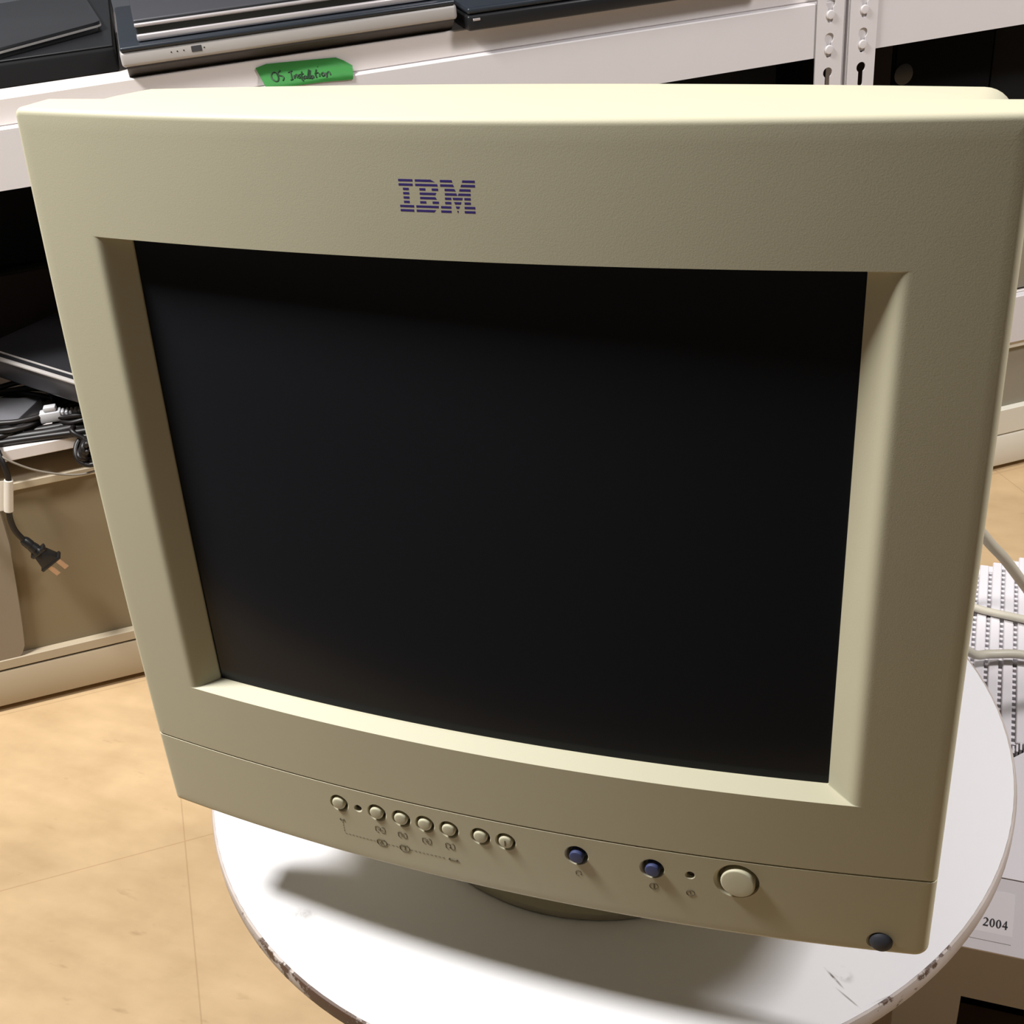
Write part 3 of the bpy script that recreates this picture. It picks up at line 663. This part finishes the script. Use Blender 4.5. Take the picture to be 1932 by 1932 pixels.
# black power brick under it so that the laptop rests on something
pb = thing('power_adapter', 'black power adapter brick lying under the tilted laptop on the lower shelf', 'power adapter', wt(-.80, .665, ZL), ang)
bm = bmesh.new(); box(bm, -.05, .14, -.03, .05, 0, .0485, .006, 3); build('brick', bm, M['black'], pb)
bm = bmesh.new(); tube(bm, [(-.05, 0, .02), (-.07, .01, .01), (-.09, .03, .004)], .003, 10); build('cord', bm, M['cord_black'], pb)
# metal drive with a label
dr = thing('hard_drive', 'grey metal drive with a white label inside a loop of black cable', 'hard drive', wt(-.862, .560, ZL), .15)
bm = bmesh.new(); box(bm, -.05, .050, -.03, .040, .001, .020, .002, 2); build('drive_body', bm, M['drive'], dr)
bm = bmesh.new(); box(bm, .034, .0475, -.0318, -.0302, .003, .016, .0003, 1); build('label_sticker', bm, M['label'], dr)
# coiled cables
def rel(pts): 
    o = Vector(pts[0]); return o, [Vector(p)-o for p in pts]
def cable(name, label, pts, r, m, cat='cable', group=None, closed=False, seg=12):
    o0, q = rel(pts); bm = bmesh.new(); tube(bm, q, r, seg)
    o = build(name, bm, m, loc=o0); tag(o, label, cat, group); return o
def coil(cx, cy, z, rx, ry, turns, dz, ph=0, rot=0, wob=.004):
    P = []
    n = int(turns*14)
    for i in range(n+1):
        t = 2*PI*turns*i/n+ph; k = 1+.10*math.sin(i*1.7)*(wob/.004)
        x, y = rx*k*math.cos(t), ry*k*math.sin(t)
        P.append(wt(cx+x*math.cos(rot)-y*math.sin(rot), cy+x*math.sin(rot)+y*math.cos(rot), z+dz*i/n+.0015*math.sin(i*2.3)))
    return P
cable('coiled_cable', 'thick coil of black cable around the grey drive on the lower shelf', coil(-.856, .572, ZL+.006, .074, .054, 3.2, .020, 1.0, .35), .0034, M['cord_black'], group=None)
cable('coiled_cable', 'smaller coil of black cable behind the white connector on the lower shelf', coil(-.752, .600, ZL+.006, .040, .028, 3.2, .018, 2.0, .5), .0030, M['cord_black'])
cable('coiled_cable', 'loose black cable curving over the shelf front beside the connector', [wt(-.90, .515, ZL+.014), wt(-.86, .512, ZL+.010), wt(-.82, .530, ZL+.006), wt(-.79, .543, ZL+.0065), wt(-.765, .558, ZL+.006), wt(-.735, .580, ZL+.006), wt(-.70, .605, ZL+.006)], .0058, M['cord_black'])
cable('loose_cable', 'short black cable lying along the front edge of the lower shelf', [wt(-.86, .500, ZL+.005), wt(-.83, .517, ZL+.0042), wt(-.80, .534, ZL+.0042), wt(-.77, .549, ZL+.0045), wt(-.74, .565, ZL+.0042), wt(-.70, .590, ZL+.0042)], .0040, M['cord_black'])
cable('loose_cable', 'thick black cable curving in front of the ribbed connector on the lower shelf', [wt(-.87, .533, ZL+.012), wt(-.835, .536, ZL+.009), wt(-.805, .547, ZL+.0062), wt(-.780, .560, ZL+.0060), wt(-.755, .577, ZL+.0060), wt(-.72, .604, ZL+.0060)], .0058, M['cord_black'])
wc = thing('cable_connector', 'light grey plug connector with a ribbed strain relief on the lower shelf', 'connector', wt(-.7865, .5640, ZL+.0122), YAW-.10)
bm = bmesh.new(); box(bm, 0, .024, -.007, .007, .001, .0135, .0018, 2); build('shell', bm, M['conn'], wc)
bm = bmesh.new(); box(bm, .006, .020, -.005, .005, .0137, .0195, .0015, 2); build('latch_tab', bm, M['conn'], wc)
bm = bmesh.new()
for k in range(9): box(bm, .0245+k*.0046, .0275+k*.0046, -.0055+.0002*k, .0055-.0002*k, .0015, .0125-.0004*k, .0008, 1)
box(bm, .024, .066, -.003, .003, .004, .0095)
build('strain_relief', bm, M['conn'], wc)

# things hanging from the lower shelf edge (in front of it)
def rp(a, z, n=.8717): return rpt(a, n, z)
pc = thing('hanging_plug_cable', 'black power cable with a white tag and two-blade plug hanging below the left shelf', 'cable', rp(-.3566, -.2976), YAW)
O_ = Vector((-.3566, .8717, -.2976))
def lc(a, z, n=.8717): return Vector((a, n, z))-O_
bm = bmesh.new(); tube(bm, [lc(-.368, -.290, .93), lc(-.364, -.288, .905), lc(-.360, -.291, .885), lc(-.3566, -.3045, .8745), lc(-.3555, -.322), lc(-.358, -.336), lc(-.3635, -.356), lc(-.3682, -.374), lc(-.3678, -.392), lc(-.3625, -.4062), lc(-.3580, -.4120)], .0034, 12); build('cord', bm, M['cord_black'], pc)
def seg_mtx(p, q):
    d = (q-p).normalized(); return Matrix.Translation(p) @ d.to_track_quat('Z', 'Y').to_matrix().to_4x4(), (q-p).length
A_, B_ = lc(-.3615, -.4085), lc(-.3395, -.4465)
mt, ln = seg_mtx(A_, B_)
bm = bmesh.new(); t = bmesh.new()
lathe(bm, [(.0046, -.002), (.0058, .001), (.0060, .008), (.0056, .0085), (.0066, .0155), (.0058, .016), (.0072, .0205)], 24, mt)
def frus(bm, z0, z1, w0, h0, w1, h1, mtx):
    t = bmesh.new(); v = [t.verts.new((sx_*w/2, sy_*h/2, z)) for z, w, h in ((z0, w0, h0), (z1, w1, h1)) for sx_, sy_ in ((-1, -1), (1, -1), (1, 1), (-1, 1))]
    t.faces.new(v[:4][::-1]); t.faces.new(v[4:])
    for i in range(4): t.faces.new((v[i], v[(i+1) % 4], v[4+(i+1) % 4], v[4+i]))
    bmesh.ops.bevel(t, geom=t.edges[:], offset=.0012, segments=2, profile=.5, affect='EDGES'); merge(bm, t, mtx)
# turn the plug so that its wide side faces the room
mt2 = Matrix.Translation(A_) @ Matrix(((math.cos(.5254), 0, math.sin(.5254), 0), (0, 1, 0, 0), (-math.sin(.5254), 0, math.cos(.5254), 0), (0, 0, 0, 1))).transposed()
dz = (B_-A_).normalized(); dx = Vector((-dz.z, 0, dz.x)); dy = dz.cross(dx)
mt2 = Matrix.Translation(A_) @ Matrix((dx, dy, dz)).transposed().to_4x4()
frus(bm, .0185, .0235, .020, .012, .018, .011, mt2); frus(bm, .0220, .0400, .014, .011, .0235, .0135, mt2); frus(bm, .0385, .0425, .0275, .0150, .0275, .0150, mt2)
pl = build('plug', bm, M['black'], pc)
for s in (-1, 1):
    bm = bmesh.new(); box(bm, s*.0064-.0032, s*.0064+.0032, -.0008, .0008, .042, .0590, .0005, 1)
    bmesh.ops.transform(bm, matrix=mt2, verts=bm.verts); build('blade', bm, M['brass'], pl)
    b_ = bmesh.new(); lathe(b_, [(.0012, .0009), (0, .00091)], 12); bmesh.ops.transform(b_, matrix=mt2 @ Matrix.Translation((s*.0064, 0, .0545)) @ Matrix.Rotation(PI/2, 4, 'X'), verts=b_.verts); build('blade_hole', b_, M['void'], pl)
bm = bmesh.new(); t0, t1 = lc(-.3560, -.3275), lc(-.3672, -.3665)
mt3, l3 = seg_mtx(t0, t1); lathe(bm, [(.0040, 0), (.0050, .0005), (.0052, l3-.0005), (.0042, l3)], 20, mt3); build('paper_tag', bm, M['tag'], pc)
bm = bmesh.new(); q = [lc(-.3602, -.3285, .8725), lc(-.3700, -.3270, .8725), lc(-.3770, -.3380, .8725), lc(-.3830, -.3640, .8725), lc(-.3725, -.3650, .8725)]
f_ = bm.faces.new([bm.verts.new(v) for v in q]); e_ = bmesh.ops.extrude_face_region(bm, geom=[f_]); bmesh.ops.translate(bm, vec=(0, .0006, 0), verts=[v for v in e_['geom'] if isinstance(v, bmesh.types.BMVert)]); build('tag_flap', bm, M['tag'], pc, smooth=False)
cable('thin_wire', 'thin grey wire sagging in front of the shelf edge on the left', [rp(-.372, -.292, .93), rp(-.366, -.2915, .905), rp(-.358, -.2975, .880), rp(-.347, -.3060), rp(-.3286, -.3205), rp(-.3082, -.3310), rp(-.285, -.3385), rp(-.2641, -.3390), rp(-.235, -.3330), rp(-.215, -.310, .885), rp(-.21, -.293, .905)], .0013, M['cord_grey'], 'wire')
pts = []
for i in range(110):
    t = i/109*2*PI*8.5; pts.append(rpt(-.262+.0175*math.cos(t)*(.62+.38*math.cos(i*.31)), .876+.010*math.sin(i*.8), -.3155+.0155*math.sin(t)*(.70+.30*math.cos(i*.23))))
pts = [rpt(-.270, .93, -.2955), rpt(-.272, .905, -.292), rpt(-.2755, .885, -.2925)]+pts
cable('coiled_cable', 'tight bundle of black cable hanging from the lower shelf edge beside the monitor', pts, .0030, M['cord_black'])

# ---------------------------------------------------------------- beige cabinets under the racks
def cabinet(label, a0, a1, mb, mp, zs, nfront, top, with_plate=False):
    r = rthing('base_cabinet', label, 'cabinet', a0, nfront, -F)
    o = Vector((a0, nfront, -F)); fx = []
    bm = bmesh.new(); box(bm, a0, a1, nfront, nfront+.40, -F+.009, -.5952, .002, 2); fx.append(build('plinth', bm, mb, r))
    bm = bmesh.new(); box(bm, a0+.01, a1-.01, nfront+.02, nfront+.38, -F, -F+.0095); fx.append(build('foot', bm, M['void'], r))
    bm = bmesh.new(); box(bm, a0, a1, nfront+.003, nfront+.40, -.5952, -.5930); fx.append(build('shadow_gap', bm, M['void'] if zs < -.57 else mb, r))
    bm = bmesh.new(); box(bm, a0, a1, nfront, nfront+.40, -.5930, zs, .001, 1); fx.append(build('bottom_rail', bm, mb, r))
    bm = bmesh.new(); box(bm, a0, a1, nfront+.010, nfront+.40, zs, top-.01, .0005, 1); fx.append(build('door_panel', bm, mp, r))
    bm = bmesh.new(); box(bm, a0, a1, nfront+.004, nfront+.40, top-.01, top, .001, 1); fx.append(build('top_rail', bm, mb, r))
    if with_plate:
        bm = bmesh.new(); prism(bm, [(-.380, -.358), (-.383, -.42), (-.392, -.48), (-.401, -.535), (-.4067, -.5650), (-.412, -.575), (-.420, -.583), (-.435, -.5885), (a0+.002, -.5890), (a0+.002, -.358)], nfront+.001, nfront+.02, lambda u, v, w: (u, w, v))
        fx.append(build('curved_plate', bm, M['cab_plate'], r))  # warm grey plate with a leaning edge and rounded lower corner
    for q in fx: q.location = -o
    return r
cabinet('beige base cabinet on the floor under the left rack, behind the hanging plug', -.74, .62, M['cab'], M['cab_panel'], -.5790, N0, -.345, True)
cabinet('pale base cabinet on the floor under the right rack', .70, 1.45, M['cab_lit'], M['cab_grey'], -.5520, N0, -.4465)

# ---------------------------------------------------------------- white vented case standing right of the table
vc = thing('vented_equipment_case', 'white equipment case with slotted vents and a 2004 label right of the table', 'equipment case', W(.2006, .276, -.4562))
bm = bmesh.new()
prism(bm, [(0, 0), (.40, 0), (.40, .45), (.10, .45), (.0, .390)], 0, .0262, lambda u, v, w: (u, v, w))
build('body', bm, M['case_white'], vc, smooth=False)
bm = bmesh.new()      # sloped front
prism(bm, [(-.0421, .0), (-.0421, .0012), (-.0005, .0352), (-.0005, .0)], 0, .40, lambda u, v, w: (w, u, v))
sf = build('sloped_front', bm, M['case_white'], vc, smooth=False)
ztop = .036
bm = bmesh.new()
prism(bm, [(0, 0), (.40, 0), (.40, .145), (.083, .145), (.05, .110), (0, .075)], .0263, ztop, lambda u, v, w: (u, v, w))
build('apron', bm, M['case_white'], vc, smooth=False)
bm = bmesh.new(); prism(bm, [(.002, .076), (.05, .111), (.083, .146), (.398, .146), (.398, .448), (.10, .448), (.002, .389)], .0263, .0275, lambda u, v, w: (u, v, w)); build('vent_recess', bm, M['void'], vc, smooth=False)
bm = bmesh.new(); PX = .0122
def far(x): return .389+.59*x if x < .10 else .448
def near(x): return .146 if x > .083 else (.111+(x-.05)*1.06 if x > .05 else .076+x*.7)
x = .0005
while x < .385:
    xc = x+.0045
    ny0, ny1 = near(xc)+.012, far(xc)
    box(bm, x, x+.0086, ny0, ny1, .0275, ztop, .0008, 1)
    y = ny0+.004
    while y < ny1-.010:
        box(bm, x+.0084, x+PX+.0002, y, y+.0034, .0275, ztop-.0020); y += .0078
    box(bm, x+.0084, x+PX+.0002, ny1-.010, ny1, .0275, ztop-.001)
    x += PX
for i in range(26):
    a = i/25; px_, py_ = .012+a*.075, .088+a*.075*.9
    box(bm, px_-.0008, px_+.0008, py_-.003, py_+.006, .0275, ztop)
build('vent_grille', bm, M['case_white'], vc, smooth=False)
def slp(x, s, off):       # point on the sloped front, off = height above it
    return (x, -.0005-s*.7655-off*.6434, .0354-s*.6434+off*.7655)
bm = bmesh.new()
v = [bm.verts.new(slp(x, s, o_)) for o_ in (.0001, .0004) for x, s in ((.040, .0100), (.0755, .0100), (.0768, .0475), (.040, .0475))]
bm.faces.new(v[:4]); bm.faces.new(v[4:])
for i in range(4): bm.faces.new((v[i], v[(i+1) % 4], v[4+(i+1) % 4], v[4+i]))
lb = build('paper_label', bm, M['label'], sf, smooth=False)
bm = bmesh.new(); v = [bm.verts.new(slp(x, s, .0005)) for x, s in ((.040, .0462), (.0760, .0462), (.0760, .0466), (.040, .0466))]; bm.faces.new(v); build('printed_line', bm, M['cord_grey'], lb, smooth=False)
bpy.data.objects['printed_line'].parent = vc; bpy.data.objects['paper_label'].parent = vc
def digit_polys(ch):
    if ch == '0':
        out = [(.5+.5*math.cos(t*PI/12), .5+.5*math.sin(t*PI/12)) for t in range(24)]; inn = [(.5+.19*math.cos(t*PI/12), .5+.41*math.sin(t*PI/12)) for t in range(24)]
        return [('ring', out, inn)]
    if ch == '4': return [('p', [(.54, 0), (.82, 0), (.82, 1), (.62, 1), (.54, .9)]), ('p', [(0, .24), (1, .24), (1, .40), (0, .40)]), ('p', [(0, .30), (.16, .30), (.76, 1), (.62, 1)])]
    return [('p', [(.02, 0), (.92, 0), (1.0, .26), (.93, .26), (.85, .17), (.02, .17)]), ('p', [(.02, .08), (.32, .15), (.80, .50), (.74, .66), (.5, .50)]),
            ('ring2', [(.46+.50*math.cos(t), .70+.30*math.sin(t)) for t in [(-.35+i*.35) for i in range(10)]], [(.38+.24*math.cos(t), .70+.20*math.sin(t)) for t in [(-.35+i*.35) for i in range(10)]])]
bm = bmesh.new()
for i, ch in enumerate('2004'):
    for item in digit_polys(ch):
        cvt = lambda p: slp(.0556+i*.00445+p[0]*.0038, .0362-p[1]*.0062, .00060)
        if item[0] == 'p': bm.faces.new([bm.verts.new(cvt(p)) for p in item[1]])
        else:
            a = [bm.verts.new(cvt(p)) for p in item[1]]; c2 = [bm.verts.new(cvt(p)) for p in item[2]]; n = len(a); rg = n if item[0] == 'ring' else n-1
            for q in range(rg): bm.faces.new((a[q], a[(q+1) % n], c2[(q+1) % n], c2[q]))
build('printed_year', bm, M['label_ink'], bpy.data.objects['paper_label'], smooth=False)['label'] = 'printed digits 2004'
uc = thing('equipment_case', 'grey-taupe case with a black opening on the floor beneath the white vented case', 'equipment case', W(.2006, .2395, -F))
UH = F-.4564
bm = bmesh.new()
ox0, oz1 = .048, F-.5186
box(bm, 0, .40, 0, .012, oz1, UH); box(bm, 0, ox0, 0, .012, 0, oz1); box(bm, .34, .40, 0, .012, 0, oz1); box(bm, ox0, .34, 0, .012, 0, .02)
build('front_frame', bm, M['case_under'], uc, smooth=False)
bm = bmesh.new(); box(bm, 0, .40, .14, .40, 0, UH); box(bm, 0, .02, .012, .14, 0, UH); box(bm, .38, .40, .012, .14, 0, UH); box(bm, .02, .38, .012, .14, UH-.01, UH); build('body', bm, M['case_under'], uc, smooth=False)
bm = bmesh.new(); box(bm, .021, .379, .10, .139, .001, UH-.011); build('dark_interior', bm, M['void'], uc, smooth=False)

# beige signal cables running from behind the monitor over the vented case
ck = 'beige cables from the back of the monitor'
cable('monitor_cable', 'beige cable rising highest from behind the monitor, crossing above the floor', [W(.060, .345, -.055), W(.062, .375, -.055), W(.085, .402, -.058), W(.125, .400, -.070), W(.165, .375, -.095), W(.197, .345, -.128), W(.226, .376, -.185), W(.242, .390, -.211), W(.259, .412, -.246), W(.290, .447, -.307), W(.34, .50, -.375), W(.42, .56, -.409), W(.50, .60, -.4145)], .0040, M['cable_beige'], group=ck)
cable('monitor_cable', 'beige cable lying straight across the middle of the vent slots', [W(.020, .345, -.060), W(.021, .380, -.062), W(.045, .430, -.080), W(.10, .48, -.13), W(.15, .54, -.22), W(.190, .590, -.33), W(.215, .605, -.400), W(.236, .6065, -.4150), W(.279, .598, -.4150), W(.34, .585, -.4152), W(.42, .56, -.4152+.009), W(.5, .53, -.4152)], .0038, M['cable_beige'], group=ck)
cable('monitor_cable', 'beige cable bending over the table edge, lowest of the three', [W(-.020, .345, -.075), W(-.019, .375, -.080), W(.01, .405, -.105), W(.065, .42, -.165), W(.12, .45, -.235), W(.165, .475, -.305), W(.205, .50, -.365), W(.234, .516, -.400), W(.250, .528, -.4075), W(.280, .536, -.4095), W(.33, .53, -.413), W(.40, .50, -.4152), W(.47, .46, -.4152)], .0042, M['cable_beige'], group=ck)

# added unseen charcoal desk, there to block floor bounce onto the monitor face
dk2 = thing('bounce_blocker_desk', 'added unseen charcoal desk that keeps floor bounce light off the monitor face', 'desk', (.1, -1.15, 0))
bm = bmesh.new(); box(bm, -1.5, 1.5, -.42, .42, .62, .65, .004, 2); build('desktop', bm, M['desk'], dk2)
bm = bmesh.new(); box(bm, -1.45, 1.45, .36, .38, .06, .62, .002, 1); build('modesty_panel', bm, M['desk'], dk2)
for sx_ in (-1.45, 1.42):
    bm = bmesh.new(); box(bm, sx_, sx_+.03, -.40, .355, 0, .62, .002, 1); build('leg_panel', bm, M['desk'], dk2)

# ---------------------------------------------------------------- ceiling lights and camera
def ceiling_lamp(x, y, sx, sy, power, col, label, rot=0):
    r = thing('ceiling_light', label, 'ceiling light', (x, y, H), rot)
    bm = bmesh.new(); box(bm, -sx/2-.03, sx/2+.03, -sy/2-.03, sy/2+.03, -.05, -.001, .006, 2); build('housing', bm, M['fixture'], r)
    l = bpy.data.lights.new('lamp', 'AREA'); l.shape = 'RECTANGLE'; l.size = sx; l.size_y = sy; l.energy = power; l.color = col
    o = bpy.data.objects.new('lamp', l); C.objects.link(o); o.parent = r; o.location = (0, 0, -.06)
    return r
ceiling_lamp(-1.05, -.165, .42, .30, 76, (1, .985, .96), 'small ceiling light above and in front of the monitor at the left')
ceiling_lamp(1.35, .48, .6, .3, 48, (1, .975, .98), 'ceiling light above the floor right of the monitor')
wd = bpy.data.worlds.new('room_world'); bpy.context.scene.world = wd; wd.use_nodes = True
wd.node_tree.nodes['Background'].inputs['Color'].default_value = (.5, .5, .5, 1); wd.node_tree.nodes['Background'].inputs['Strength'].default_value = .01

cam = bpy.data.cameras.new('camera'); co = bpy.data.objects.new('camera', cam); C.objects.link(co)
r_, u_, f_ = Vector((0.940423, 0.329086, -0.085485)), Vector((-0.107346, 0.525933, 0.843725)), Vector((-0.322617, 0.784282, -0.529925))
mw = Matrix((r_, u_, -f_)).transposed().to_4x4(); mw.translation = Vector((0.1925013, -0.4329042, 0.3369947+F)); co.matrix_world = mw
cam.sensor_width = 36; cam.sensor_height = 36; cam.lens = 36*2348.427/1932; cam.clip_start = .02
sc_ = bpy.context.scene; sc_.camera = co
sc_.view_settings.view_transform = 'Standard'; sc_.view_settings.look = 'None'; sc_.view_settings.exposure = 0; sc_.view_settings.gamma = 1
sc_.view_settings.use_curve_mapping = False
